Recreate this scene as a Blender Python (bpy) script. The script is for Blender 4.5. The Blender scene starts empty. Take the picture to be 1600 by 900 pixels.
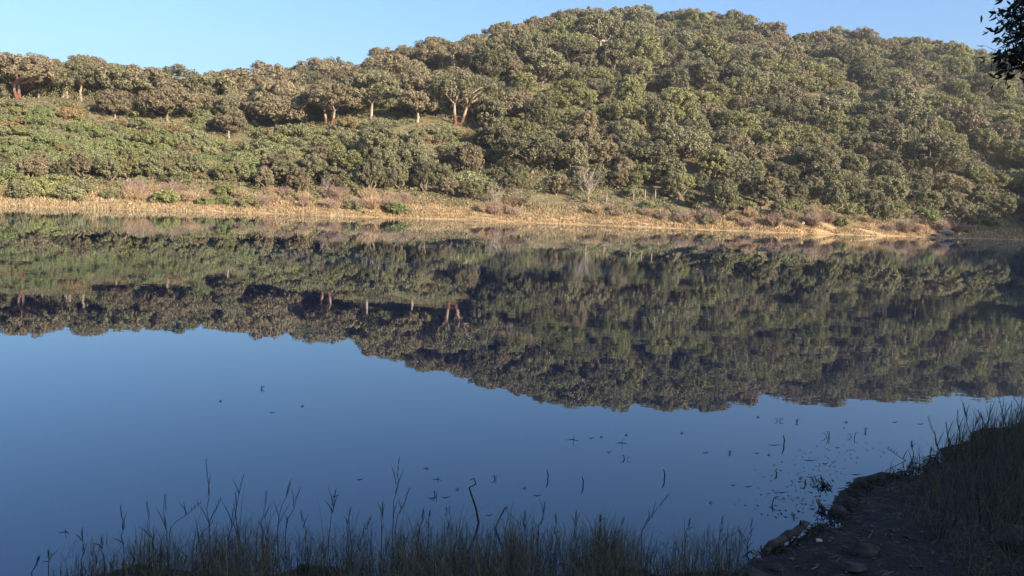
import bpy, math, random
import numpy as np
from mathutils import Vector, Matrix
R = math.radians
C = bpy.context.scene.collection
SC = bpy.context.scene
# ------------------------------------------------------------------ camera
CAM_Z, F, YH, SLOPE = 2.7, 1308.0, 308.0, 0.044
pitch, roll = math.atan((450 - YH) / F), math.atan(SLOPE)
cam = bpy.data.objects.new('camera', bpy.data.cameras.new('camera')); C.objects.link(cam)
cam.data.sensor_width = 36; cam.data.lens = 36 * F / 1600
cam.data.clip_start = 0.05; cam.data.clip_end = 5000
fwd = Vector((0, math.cos(pitch), -math.sin(pitch)))
rt0 = Vector((1, 0, 0)); up0 = rt0.cross(fwd)
rt = (rt0 * math.cos(roll) + up0 * math.sin(roll)).normalized()
up = rt.cross(fwd).normalized()
M = Matrix((rt, up, -fwd)).transposed().to_4x4(); M.translation = (0, 0, CAM_Z)
cam.matrix_world = M
SC.camera = cam
# ------------------------------------------------------------------ light
SUN_EL, SUN_AZ = 20.0, 50.0          # azimuth: degrees to the right of straight behind the camera
SKY, SUN, EXPO = 0.132, 5.0, 1.18
sd = Vector((math.sin(R(SUN_AZ)) * math.cos(R(SUN_EL)), -math.cos(R(SUN_AZ)) * math.cos(R(SUN_EL)), math.sin(R(SUN_EL))))
w = bpy.data.worlds.new('World'); SC.world = w; w.use_nodes = True
nt = w.node_tree; bg = nt.nodes['Background']
sk = nt.nodes.new('ShaderNodeTexSky'); sk.sky_type = 'NISHITA'; sk.sun_disc = False
sk.sun_elevation = R(SUN_EL); sk.sun_rotation = math.atan2(sd.x, sd.y)
sk.air_density = 1.0; sk.dust_density = 3.2; sk.ozone_density = 5.6; sk.altitude = 0
nt.links.new(sk.outputs[0], bg.inputs[0]); bg.inputs[1].default_value = SKY
sun = bpy.data.objects.new('sun', bpy.data.lights.new('sun', 'SUN')); C.objects.link(sun)
sun.data.energy = SUN; sun.data.angle = R(0.5); sun.data.color = (1.0, 0.85, 0.67)
sun.rotation_euler = sd.to_track_quat('Z', 'Y').to_euler()
SC.view_settings.view_transform = 'Standard'; SC.view_settings.look = 'None'
SC.view_settings.exposure = EXPO; SC.view_settings.gamma = 1
cy = SC.cycles
cy.max_bounces = 5; cy.diffuse_bounces = 3; cy.glossy_bounces = 2; cy.transmission_bounces = 3
cy.caustics_reflective = False; cy.caustics_refractive = False
cy.use_denoising = True
cy.sample_clamp_indirect = 4
SC.render.use_persistent_data = False

# ------------------------------------------------------------------ projection helpers (photo pixels, 1600 x 900)
def ray(px, py):
    return (fwd + rt * ((px - 800) / F * 1.0 / 1.0) * 1.0 + up * ((450 - py) / F))
def at(px, py, Y):                    # the point on the pixel's ray at world depth Y
    d = ray(px, py); t = Y / d.y
    return Vector((0, 0, CAM_Z)) + d * t
def on_z(px, py, z=0.0):
    d = ray(px, py); t = (z - CAM_Z) / d.z
    return Vector((0, 0, CAM_Z)) + d * t
def proj(p):
    q = Vector(p) - Vector((0, 0, CAM_Z)); z = q.dot(fwd)
    if z < 0.1: return (-9999, -9999, z)
    return (800 + F * q.dot(rt) / z, 450 - F * q.dot(up) / z, z)

# ------------------------------------------------------------------ terrain functions
COL = [
 (-900, [(58,0),(63,1.0),(78,6),(92,12),(104,13.3),(150,11),(400,5)]),
 (0,    [(71,0),(77.5,.9),(92,5.2),(104,11.8),(113,13.6),(150,12),(400,5)]),
 (200,  [(77,0),(83,.85),(98,5.6),(110,11.2),(119,13.4),(155,12),(400,5)]),
 (350,  [(81,0),(86,.85),(103,6.3),(116,11.4),(126,13.9),(160,12),(400,6)]),
 (450,  [(83,0),(87.5,.9),(106,8),(120,12.5),(150,18.7),(175,17),(400,6)]),
 (540,  [(85,0),(89,.9),(108,9),(124,13.6),(168,22.6),(190,22),(400,8)]),
 (700,  [(90,0),(93.5,.9),(107,6.6),(119,12.4),(150,25.6),(180,26),(400,10)]),
 (800,  [(92,0),(95,.95),(115,9.8),(140,22),(172,35),(200,35),(400,12)]),
 (905,  [(93,0),(96,.95),(125,13.5),(166,31.5),(200,42.5),(225,42.5),(400,15)]),
 (985,  [(93,0),(96,.95),(125,12.5),(165,28),(220,46.5),(245,46),(450,20)]),
 (1120, [(94,0),(97,.95),(125,11.5),(165,27),(220,45),(245,44),(450,20)]),
 (1200, [(95,0),(98,.95),(127,11),(165,26),(220,41.8),(250,41),(450,20)]),
 (1330, [(99,0),(102,.9),(130,10.5),(165,24),(220,42.7),(250,42),(450,20)]),
 (1450, [(104,0),(107,.9),(130,9),(168,23),(222,42),(250,42),(450,20)]),
 (1600, [(112,0),(115,.9),(135,8.5),(170,22),(225,40.5),(250,41),(450,20)]),
 (1720, [(100,0),(104,1.2),(122,8),(160,20),(215,38),(250,40),(450,20)]),
 (1950, [(70,0),(74,1.2),(92,5),(125,14),(200,34),(250,38),(450,20)]),
 (2600, [(22,0),(26,1.5),(44,8),(80,18),(160,34),(250,38),(450,20)]),
 (4500, [(22,0),(26,1.5),(44,8),(80,18),(160,34),(250,38),(450,20)]),
]
CU = np.array([(c[0] - 800) / F for c in COL])
CD = np.array([[p[0] for p in c[1]] for c in COL], float)
CZ = np.array([[p[1] for p in c[1]] for c in COL], float)
def vnoise(x, y, seed=0):
    xi = np.floor(x).astype(int); yi = np.floor(y).astype(int)
    xf = x - xi; yf = y - yi
    def h(a, b):
        v = np.sin(a * 127.1 + b * 311.7 + seed * 74.7) * 43758.5453
        return v - np.floor(v)
    sx = xf * xf * (3 - 2 * xf); sy = yf * yf * (3 - 2 * yf)
    return (h(xi, yi) * (1 - sx) + h(xi + 1, yi) * sx) * (1 - sy) + (h(xi, yi + 1) * (1 - sx) + h(xi + 1, yi + 1) * sx) * sy
def shore(u):
    base = np.interp(u, CU, CD[:, 0])
    return base + (vnoise(u * 26, u * 0, 3) - .5) * 1.6 + (vnoise(u * 90, u * 0, 4) - .5) * .7
def hill(X, Y):
    X = np.asarray(X, float); Y = np.maximum(np.asarray(Y, float), 1.0); u = X / Y
    D = [np.interp(u, CU, CD[:, k]) for k in range(7)]; Z = [np.interp(u, CU, CZ[:, k]) for k in range(7)]
    D[0] = shore(u)
    z = np.where(Y < D[0], -(D[0] - Y) * 0.09, 0.0)
    z = np.maximum(z, -2.5)
    for k in range(6):
        t = np.clip((Y - D[k]) / (D[k + 1] - D[k]), 0, 1)
        z = z + t * (Z[k + 1] - Z[k])
    r = np.clip((Y - D[1]) / 14, 0, 1)
    z = z + r * ((vnoise(X / 17, Y / 17, 1) - .5) * 2.6 + (vnoise(X / 6, Y / 6, 2) - .5) * .8)
    b = np.clip((Y - D[0]) / 2, 0, 1) * (1 - r)
    z = z + b * ((vnoise(X / 1.6, Y / 1.1, 5) - .45) * .28 + (vnoise(X / 5, Y / .9, 6) - .5) * .22)
    return z
def hillz(x, y): return float(hill(np.array([x]), np.array([y]))[0])
def hit(px, py, y0=70.0, y1=260.0):   # where the pixel's ray meets the far ground
    ys = np.arange(y0, y1, .25); d = ray(px, py)
    xs = d.x / d.y * ys; zs = CAM_Z + d.z / d.y * ys
    g = hill(xs, ys); k = np.nonzero(g > zs)[0]
    k = k[0] if len(k) else len(ys) - 1
    return Vector((xs[k], ys[k], g[k]))
npx = [(60, 905), (400, 893), (800, 893), (1010, 890), (1130, 880), (1200, 858), (1260, 838), (1303, 818), (1306, 792), (1332, 762), (1352, 750),
       (1420, 738), (1470, 712), (1500, 688), (1560, 668), (1640, 652)]
NS = [on_z(*p) for p in npx]
NX = np.array([-200, -40, -12, -5] + [p.x for p in NS] + [12, 25, 60, 200]); NY = np.array([-14, -2, 2.2, 4.2] + [p.y for p in NS] + [15, 19, 24, 20])
def near(X, Y):
    X = np.asarray(X, float); Y = np.asarray(Y, float)
    s = np.interp(X, NX, NY) - Y + (vnoise(X * 2.3, Y * 2.3, 8) - .5) * .35 + (vnoise(X * 7, Y * 7, 9) - .5) * .12
    z = np.where(s > 0, np.minimum(s, 3) * .06 + np.clip(s - 3, 0, 6) * .3, s * .16)
    z = np.maximum(z, -1.5)
    back = np.clip(-Y - 3, 0, 87); z = z + back * .76 + np.clip(-Y - 90, 0, 400) * -.1  # unseen slope behind the viewer, raised to throw shade over the lake
    z = z + np.clip(s / .5, 0, 1) * ((vnoise(X * 4, Y * 4, 10) - .5) * .05 + (vnoise(X * 13, Y * 13, 11) - .5) * .025 + (vnoise(X * 31, Y * 31, 12) - .5) * .012)
    return z
def nearz(x, y): return float(near(np.array([x]), np.array([y]))[0])

# ------------------------------------------------------------------ materials
def mat(name):
    m = bpy.data.materials.new(name); m.use_nodes = True
    n = m.node_tree; b = n.nodes['Principled BSDF']; b.inputs['Specular IOR Level'].default_value = .2
    return m, n, b
def node(n, t, **k):
    o = n.nodes.new(t)
    for a, v in k.items(): setattr(o, a, v)
    return o
def ramp(n, stops):
    r = n.nodes.new('ShaderNodeValToRGB'); e = r.color_ramp.elements
    while len(e) < len(stops): e.new(.5)
    for i, (p, c) in enumerate(stops): e[i].position = p; e[i].color = (*c, 1)
    return r
def leaf_mat(name, dark, light, trans=.18, use_obj=True, rough=.75):
    m, n, b = mat(name); L = n.links.new
    g = node(n, 'ShaderNodeNewGeometry')
    rp = ramp(n, [(0, dark), (.55, tuple((a + c) / 2 for a, c in zip(dark, light))), (1, light)]); L(g.outputs['Random Per Island'], rp.inputs[0])
    col = rp.outputs[0]
    if use_obj:
        oi = node(n, 'ShaderNodeObjectInfo'); mx = node(n, 'ShaderNodeMix', data_type='RGBA', blend_type='MULTIPLY')
        mx.inputs[0].default_value = 1; L(col, mx.inputs[6]); L(oi.outputs['Color'], mx.inputs[7]); col = mx.outputs[2]
    L(col, b.inputs['Base Color']); b.inputs['Roughness'].default_value = rough
    tr = node(n, 'ShaderNodeBsdfTranslucent'); L(col, tr.inputs[0])
    ms = node(n, 'ShaderNodeMixShader'); ms.inputs[0].default_value = trans
    out = n.nodes['Material Output']
    L(b.outputs[0], ms.inputs[1]); L(tr.outputs[0], ms.inputs[2]); L(ms.outputs[0], out.inputs[0])
    return m
def bark_mat(name, c1, c2, red=None, redz=1.4):
    m, n, b = mat(name); L = n.links.new
    tc = node(n, 'ShaderNodeTexCoord'); mp = node(n, 'ShaderNodeMapping'); mp.inputs['Scale'].default_value = (6, 6, 1.5)
    L(tc.outputs['Object'], mp.inputs[0]); no = node(n, 'ShaderNodeTexNoise'); no.inputs['Scale'].default_value = 2.2; no.inputs['Detail'].default_value = 5
    L(mp.outputs[0], no.inputs[0]); rp = ramp(n, [(.35, c1), (.65, c2)]); L(no.outputs[0], rp.inputs[0]); col = rp.outputs[0]
    if red:
        sp = node(n, 'ShaderNodeSeparateXYZ'); L(tc.outputs['Object'], sp.inputs[0])
        mr = node(n, 'ShaderNodeMapRange'); mr.inputs[1].default_value = redz - .25; mr.inputs[2].default_value = redz + .25; L(sp.outputs[2], mr.inputs[0])
        mx = node(n, 'ShaderNodeMix', data_type='RGBA'); mx.inputs[6].default_value = (*red, 1); L(mr.outputs[0], mx.inputs[0]); L(col, mx.inputs[7]); col = mx.outputs[2]
    L(col, b.inputs['Base Color']); b.inputs['Roughness'].default_value = .9
    bu = node(n, 'ShaderNodeBump'); bu.inputs['Strength'].default_value = .6; bu.inputs['Distance'].default_value = .03; L(no.outputs[0], bu.inputs['Height']); L(bu.outputs[0], b.inputs['Normal'])
    return m
LEAF = leaf_mat('foliage', (.150, .143, .082), (.270, .250, .152), .2)
SHRUBLEAF = leaf_mat('shrub_foliage', (.165, .165, .088), (.30, .29, .165), .2)
TWIG = leaf_mat('dry_twigs', (.20, .155, .12), (.40, .325, .25), .05)
BARK = bark_mat('grey_bark', (.16, .12, .09), (.34, .27, .20))
BARKP = bark_mat('pale_bark', (.26, .21, .165), (.50, .41, .33))
BARKR = bark_mat('stripped_cork_bark', (.34, .25, .18), (.60, .46, .36), (.17, .075, .048), 1.2)
DEADW = bark_mat('dead_wood', (.22, .18, .14), (.42, .35, .28))
DRY = leaf_mat('dry_grass', (.20, .14, .075), (.54, .43, .25), .1, False)
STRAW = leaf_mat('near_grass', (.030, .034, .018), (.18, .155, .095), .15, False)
STEM = bark_mat('dead_stem', (.025, .022, .014), (.07, .058, .036))
def ground_far():
    m, n, b = mat('hillside_soil'); L = n.links.new
    tc = node(n, 'ShaderNodeTexCoord'); at_ = node(n, 'ShaderNodeAttribute', attribute_name='bankness')
    n1 = node(n, 'ShaderNodeTexNoise'); n1.inputs['Scale'].default_value = .35; n1.inputs['Detail'].default_value = 8; L(tc.outputs['Object'], n1.inputs[0])
    n2 = node(n, 'ShaderNodeTexNoise'); n2.inputs['Scale'].default_value = 2.2; n2.inputs['Detail'].default_value = 8; n2.inputs['Roughness'].default_value = .7; L(tc.outputs['Object'], n2.inputs[0])
    soil = ramp(n, [(.3, (.13, .12, .06)), (.5, (.20, .155, .085)), (.7, (.17, .18, .09))]); L(n1.outputs[0], soil.inputs[0])
    mp = node(n, 'ShaderNodeMapping'); mp.inputs['Scale'].default_value = (.18, 1, 3); L(tc.outputs['Object'], mp.inputs[0]); L(mp.outputs[0], n2.inputs[0])
    straw = ramp(n, [(.30, (.17, .095, .045)), (.45, (.36, .23, .115)), (.60, (.50, .34, .175)), (.78, (.68, .53, .33))]); L(n2.outputs[0], straw.inputs[0])
    mx = node(n, 'ShaderNodeMix', data_type='RGBA'); L(at_.outputs['Fac'], mx.inputs[0]); L(soil.outputs[0], mx.inputs[6]); L(straw.outputs[0], mx.inputs[7])
    L(mx.outputs[2], b.inputs['Base Color']); b.inputs['Roughness'].default_value = .95
    n3 = node(n, 'ShaderNodeTexNoise'); n3.inputs['Scale'].default_value = 5; n3.inputs['Detail'].default_value = 6; L(tc.outputs['Object'], n3.inputs[0])
    bu = node(n, 'ShaderNodeBump'); bu.inputs['Distance'].default_value = .2; bu.inputs['Strength'].default_value = .8; L(n3.outputs[0], bu.inputs['Height']); L(bu.outputs[0], b.inputs['Normal'])
    return m
def ground_near():
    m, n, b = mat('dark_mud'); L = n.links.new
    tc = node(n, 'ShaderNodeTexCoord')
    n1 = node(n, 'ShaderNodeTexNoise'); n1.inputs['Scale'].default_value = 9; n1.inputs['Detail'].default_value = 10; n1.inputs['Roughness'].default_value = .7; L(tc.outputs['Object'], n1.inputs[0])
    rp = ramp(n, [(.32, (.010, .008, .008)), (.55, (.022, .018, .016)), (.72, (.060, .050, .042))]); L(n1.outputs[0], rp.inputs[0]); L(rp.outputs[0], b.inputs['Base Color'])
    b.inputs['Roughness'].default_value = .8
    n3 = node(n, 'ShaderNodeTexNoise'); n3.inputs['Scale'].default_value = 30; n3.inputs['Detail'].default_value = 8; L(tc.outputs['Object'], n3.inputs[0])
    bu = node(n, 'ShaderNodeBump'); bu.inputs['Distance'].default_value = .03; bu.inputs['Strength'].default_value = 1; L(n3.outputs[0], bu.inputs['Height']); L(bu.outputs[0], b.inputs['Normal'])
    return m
def water_mat():
    m, n, b = mat('lake_water'); L = n.links.new; n.nodes.remove(b)
    out = n.nodes['Material Output']
    tc = node(n, 'ShaderNodeTexCoord')
    wv = node(n, 'ShaderNodeTexNoise'); wv.inputs['Scale'].default_value = 1.6; wv.inputs['Detail'].default_value = 3; wv.inputs['Roughness'].default_value = .55
    mp = node(n, 'ShaderNodeMapping'); mp.inputs['Scale'].default_value = (.45, 1.0, 1); L(tc.outputs['Object'], mp.inputs[0]); L(mp.outputs[0], wv.inputs[0])
    pm = node(n, 'ShaderNodeTexNoise'); pm.inputs['Scale'].default_value = .045; pm.inputs['Detail'].default_value = 2; L(tc.outputs['Object'], pm.inputs[0])
    mr = node(n, 'ShaderNodeMapRange'); mr.inputs[1].default_value = .45; mr.inputs[2].default_value = .65; mr.inputs[3].default_value = .4; mr.inputs[4].default_value = 2.2; L(pm.outputs[0], mr.inputs[0])
    mu = node(n, 'ShaderNodeMath', operation='MULTIPLY'); L(wv.outputs[0], mu.inputs[0]); L(mr.outputs[0], mu.inputs[1])
    bu = node(n, 'ShaderNodeBump'); bu.inputs['Strength'].default_value = 1; bu.inputs['Distance'].default_value = .0014; L(mu.outputs[0], bu.inputs['Height'])
    gl = node(n, 'ShaderNodeBsdfGlossy'); gl.inputs['Roughness'].default_value = .0; gl.inputs[0].default_value = (.92, .98, .99, 1)
    df = node(n, 'ShaderNodeBsdfDiffuse'); df.inputs[0].default_value = WATER_BODY
    fr = node(n, 'ShaderNodeFresnel'); fr.inputs[0].default_value = WATER_IOR
    L(bu.outputs[0], gl.inputs['Normal']); L(bu.outputs[0], fr.inputs['Normal'])
    ms = node(n, 'ShaderNodeMixShader'); L(fr.outputs[0], ms.inputs[0]); L(df.outputs[0], ms.inputs[1]); L(gl.outputs[0], ms.inputs[2]); L(ms.outputs[0], out.inputs[0])
    return m
WATER_BODY = (.001, .014, .048, 1); WATER_IOR = 1.74
def stone_mat(name, c1, c2):
    m, n, b = mat(name); L = n.links.new
    tc = node(n, 'ShaderNodeTexCoord'); n1 = node(n, 'ShaderNodeTexNoise'); n1.inputs['Scale'].default_value = 5; n1.inputs['Detail'].default_value = 8; L(tc.outputs['Object'], n1.inputs[0])
    rp = ramp(n, [(.35, c1), (.65, c2)]); L(n1.outputs[0], rp.inputs[0]); L(rp.outputs[0], b.inputs['Base Color']); b.inputs['Roughness'].default_value = .85
    bu = node(n, 'ShaderNodeBump'); bu.inputs['Distance'].default_value = .04; L(n1.outputs[0], bu.inputs['Height']); L(bu.outputs[0], b.inputs['Normal'])
    return m

# ------------------------------------------------------------------ mesh helpers
def mesh(name, V, Fq, m, smooth=False):
    me = bpy.data.meshes.new(name); V = np.asarray(V, np.float32); Fq = np.asarray(Fq, np.int32)
    k = Fq.shape[1]; me.vertices.add(len(V)); me.vertices.foreach_set('co', V.ravel())
    me.loops.add(Fq.size); me.loops.foreach_set('vertex_index', Fq.ravel())
    me.polygons.add(len(Fq)); me.polygons.foreach_set('loop_start', np.arange(0, Fq.size, k, dtype=np.int32))
    if smooth: me.polygons.foreach_set('use_smooth', np.ones(len(Fq), bool))
    me.update(calc_edges=True); me.materials.append(m)
    return me
def link(name, me, parent=None, loc=(0, 0, 0)):
    o = bpy.data.objects.new(name, me); C.objects.link(o); o.location = loc
    if parent: o.parent = parent
    return o
def tag(o, label=None, cat=None, group=None, kind=None):
    if label: o['label'] = label
    if cat: o['category'] = cat
    if group: o['group'] = group
    if kind: o['kind'] = kind
    return o
def tube(pts, rad, sides=6):
    pts = [Vector(p) for p in pts]; V = []; Fc = []
    for i, p in enumerate(pts):
        t = (pts[min(i + 1, len(pts) - 1)] - pts[max(i - 1, 0)]).normalized()
        a = t.cross(Vector((.31, .17, .93)) if abs(t.z) < .9 else Vector((1, 0, 0))).normalized(); b = t.cross(a)
        for s in range(sides):
            th = 2 * math.pi * s / sides; V.append(p + (a * math.cos(th) + b * math.sin(th)) * rad[i])
    for i in range(len(pts) - 1):
        for s in range(sides):
            Fc.append((i * sides + s, i * sides + (s + 1) % sides, (i + 1) * sides + (s + 1) % sides, (i + 1) * sides + s))
    for base in (0, (len(pts) - 1) * sides):
        V.append(pts[0] if base == 0 else pts[-1]); c = len(V) - 1
        for s in range(sides): Fc.append((base + s, base + (s + 1) % sides, c, c) if False else (base + (s + 1) % sides, base + s, c, c))
    return V, Fc
class MB:
    def __init__(s): s.V = []; s.T = []; s.n = 0
    def add(s, V, Fc):
        s.V.append(np.array([tuple(v) for v in V], np.float32))
        for f in Fc: s.T.append(tuple(i + s.n for i in (f if f[2] != f[3] else f[:3])))
        s.n += len(V); return s
    def tube(s, pts, rad, sides=6): return s.add(*tube(pts, rad, sides))
    def me(s, name, m, smooth=True):
        me = bpy.data.meshes.new(name); me.from_pydata(np.concatenate(s.V).tolist(), [], s.T); me.update(); me.materials.append(m)
        if smooth: me.polygons.foreach_set('use_smooth', np.ones(len(me.polygons), bool))
        return me
def unit(a): return a / np.maximum(np.linalg.norm(a, axis=-1, keepdims=True), 1e-6)
def leaves(P, N, size, rng, aspect=1.6):   # rhombic leaf sprays at P facing N
    n = len(P); t = unit(np.cross(N, rng.normal(size=(n, 3)))); b = np.cross(N, t)
    s = (size * rng.uniform(.5, 1.3, n))[:, None]
    V = np.stack([P - t * s * .5 * aspect, P + b * s * .5 + N * s * .08, P + t * s * .5 * aspect, P - b * s * .5 + N * s * .08], 1).reshape(-1, 3)
    Fq = np.arange(4 * n).reshape(-1, 4)
    return V, Fq
def clumps(cent, crad, per, size, rng, flat=.8, upb=.25, core=.12):
    k = len(cent); idx = np.repeat(np.arange(k), per); n = len(idx)
    d = unit(rng.normal(size=(n, 3)) + np.array([0, 0, upb]))
    r = rng.uniform(.72, 1.06, n) ** 1.0
    inn = rng.random(n) < core; r[inn] = rng.uniform(0, .7, inn.sum())
    P = cent[idx] + d * (crad[idx] * r)[:, None] * np.array([1, 1, flat])
    N = unit(d * .9 + rng.normal(size=(n, 3)) * .45 + np.array([0, 0, .15]))
    return leaves(P, N, size, rng)
def crown(rng, W, H, cz, k, cr, per, size, low=-.3, lobes=5, jag=.35):
    # dome of foliage clumps on an uneven lobed shell
    lb = unit(rng.normal(size=(lobes, 3)) * np.array([1, 1, .5]) + np.array([0, 0, .25]))
    d = unit(rng.normal(size=(k * 3, 3))); d = d[d[:, 2] > low][:k]
    q = np.max(d @ lb.T, axis=1); r = (1 - jag) + jag * np.clip(q, 0, 1) ** 2 + rng.uniform(-.12, .08, len(d))
    cent = d * r[:, None] * np.array([W, W, H]) + np.array([0, 0, cz])
    k2 = k // 3; d2 = unit(rng.normal(size=(k2, 3))); c2 = d2 * rng.uniform(.2, .7, k2)[:, None] * np.array([W, W, H * .9]) + np.array([0, 0, cz + H * .1])
    cent = np.concatenate([cent, c2]); rr = cr * rng.uniform(.6, 1.3, len(cent))
    return cent, rr, clumps(cent, rr, per, size, rng)
def limbs(rng, cent, th, r0, n=7, lean=(0, 0), stems=1, wig=.25):
    mb = MB()
    for s in range(stems):
        a = rng.uniform(0, 6.28); off = np.array([math.cos(a), math.sin(a), 0]) * (.8 if stems > 1 else 0)
        base = off * .6; top = np.array([lean[0] * th, lean[1] * th, th]) + off * (th * .55 if stems > 1 else 0)
        mid = (base + top) / 2 + rng.normal(size=3) * [.12, .12, 0] * th * wig * 2
        mb.tube([base - [0, 0, .5], base + [0, 0, .1], mid, top], [r0 * 1.35, r0 * 1.15, r0 * .9, r0 * .8], 7)
        for i in range(n + 3):
            c = cent[rng.integers(len(cent))]; v = c - top
            p1 = top + v * .4 + rng.normal(size=3) * .35 * np.array([1, 1, .5]) + [0, 0, .1]; p2 = top + v * .75 + rng.normal(size=3) * .25
            mb.tube([top - [0, 0, .08], p1, p2, c], [r0 * .6, r0 * .42, r0 * .25, r0 * .1], 5)
    return mb

# ------------------------------------------------------------------ the setting
us = np.concatenate([np.linspace(-3, -.75, 24)[:-1], np.linspace(-.75, .75, 330), np.linspace(.75, 3, 36)[1:]])
ys = np.concatenate([np.linspace(14, 66, 18)[:-1], np.linspace(66, 122, 190), np.linspace(122, 260, 130)[1:], np.geomspace(262, 2500, 26)])
U, Yg = np.meshgrid(us, ys); Xg = U * Yg; Zg = hill(Xg, Yg)
far = Yg > 450; Zg = np.where(far, 12, Zg)
V = np.stack([Xg, Yg, Zg], -1).reshape(-1, 3); nu = len(us)
ii, jj = np.meshgrid(np.arange(len(ys) - 1), np.arange(nu - 1), indexing='ij'); a = (ii * nu + jj).ravel()
hm = mesh('hillside', V, np.stack([a, a + 1, a + 1 + nu, a + nu], 1), ground_far(), True)
D0 = shore(V[:, 0] / V[:, 1]); D1 = np.interp(V[:, 0] / V[:, 1], CU, CD[:, 1])
bk = 1 - np.clip((V[:, 1] - D1 + (vnoise(V[:, 0] / 3, V[:, 1] / 2, 20) - .5) * 3) / 2.0, 0, 1)
at_ = hm.attributes.new('bankness', 'FLOAT', 'POINT'); at_.data.foreach_set('value', bk.astype(np.float32))
tag(link('hillside', hm), kind='structure')
xs = np.concatenate([np.linspace(-360, -8, 60)[:-1], np.linspace(-8, 12, 330), np.linspace(12, 360, 60)[1:]])
ys2 = np.concatenate([np.linspace(-160, 0, 60)[:-1], np.linspace(0, 15, 300), np.linspace(15, 30, 20)[1:]])
X2, Y2 = np.meshgrid(xs, ys2); Z2 = near(X2, Y2); nu = len(xs)
ii, jj = np.meshgrid(np.arange(len(ys2) - 1), np.arange(nu - 1), indexing='ij'); a = (ii * nu + jj).ravel()
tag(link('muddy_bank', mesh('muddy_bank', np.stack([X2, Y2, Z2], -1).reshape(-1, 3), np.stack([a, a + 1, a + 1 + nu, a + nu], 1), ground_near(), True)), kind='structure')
tag(link('lake_water', mesh('lake_water', [(-1500, -60, 0), (1500, -60, 0), (1500, 1500, 0), (-1500, 1500, 0)], [(0, 1, 2, 3)], water_mat())), kind='structure')
tag(link('lake_bed', mesh('lake_bed', [(-2500, -600, -2.6), (2500, -600, -2.6), (2500, 2500, -2.6), (-2500, 2500, -2.6)], [(0, 1, 2, 3)], bpy.data.materials['dark_mud'])), kind='structure')

# ------------------------------------------------------------------ prototypes of the vegetation (mesh data only)
rng = np.random.default_rng(7); random.seed(7)
def proto_cork(seed, W=4.0, H=2.3, th=2.0, r0=.32, barkm=None, stems=1, lean=(0, 0), k=62, per=85):
    g = np.random.default_rng(seed)
    cent, rr, (V, Fq) = crown(g, W, H, th + H * .62, int(k * 1.8), .54, int(per * 1.05), .165, low=-.35, lobes=7, jag=.40)
    cr = mesh('crown', V, Fq, LEAF)
    tr = limbs(g, cent[:k], th, r0, 8, lean, stems).me('trunk', barkm or BARK)
    return (tr, cr)
def proto_round(seed, W=3.1, H=2.6, th=1.0, k=120, per=88, cr=.52, size=.16, jag=.34):
    g = np.random.default_rng(seed)
    cent, rr, (V, Fq) = crown(g, W, H, th + H * .8, k, cr, per, size, low=-.55, lobes=7, jag=jag)
    return (limbs(g, cent[:k], th, .2, 6).me('trunk', BARK), mesh('crown', V, Fq, LEAF))
def proto_bush(seed, W=1.5, H=1.3, k=44, per=85, cr=.36, size=.12, low=-.2, m=None, tall=0):
    g = np.random.default_rng(seed)
    cent, rr, (V, Fq) = crown(g, W, H, H * .45 + tall, k, cr, per, size, low=low, lobes=5, jag=.35)
    st = MB()
    for i in range(6):
        c = cent[g.integers(k)]; st.tube([(0, 0, -.2), c * np.array([.4, .4, .5]), c], [.06, .04, .015], 5)
    return (st.me('stem', BARK), mesh('foliage', V, Fq, m or SHRUBLEAF))
def proto_twiggy(seed, W=1.3, H=1.5, n=150):
    g = np.random.default_rng(seed); mb = MB()
    for i in range(n):
        a = g.uniform(0, 6.28); s = g.uniform(0, 1) ** .5; tip = np.array([math.cos(a) * W * s, math.sin(a) * W * s, H * (1 - .45 * s * s) * g.uniform(.65, 1.1)])
        b = np.array([tip[0] * .25, tip[1] * .25, -.1]); m_ = b * .5 + tip * .5 + g.normal(size=3) * .12
        mb.tube([b, m_, tip], [.03, .022, .012], 3)
        for q in range(2):
            t2 = m_ + (tip - m_) * g.uniform(.2, .8); mb.tube([t2, t2 + g.normal(size=3) * .28 + [0, 0, .15]], [.018, .008], 3)
    return (mb.me('twigs', TWIG, False),)
CORK = [proto_cork(i + 10, W=3.6 + .3 * (i % 3), H=2.1 + .2 * (i % 2), th=1.35, r0=.2) for i in range(5)]
ROUND = [proto_round(i + 30, W=2.7 + .3 * (i % 3), H=2.0 + .35 * (i % 4), jag=.28 + .07 * (i % 4)) for i in range(12)]
OLIVE = [proto_round(i + 50, W=1.9, H=1.9, th=.5, k=80, per=80, cr=.36, size=.13, jag=.42) for i in range(8)]
BUSH = [proto_bush(i + 70, W=1.5, H=1.15) for i in range(6)]
MOUND = [proto_bush(i + 80, W=1.7, H=.8, k=46, low=-.05) for i in range(5)]
BARE = [proto_twiggy(i + 90) for i in range(5)]

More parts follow.
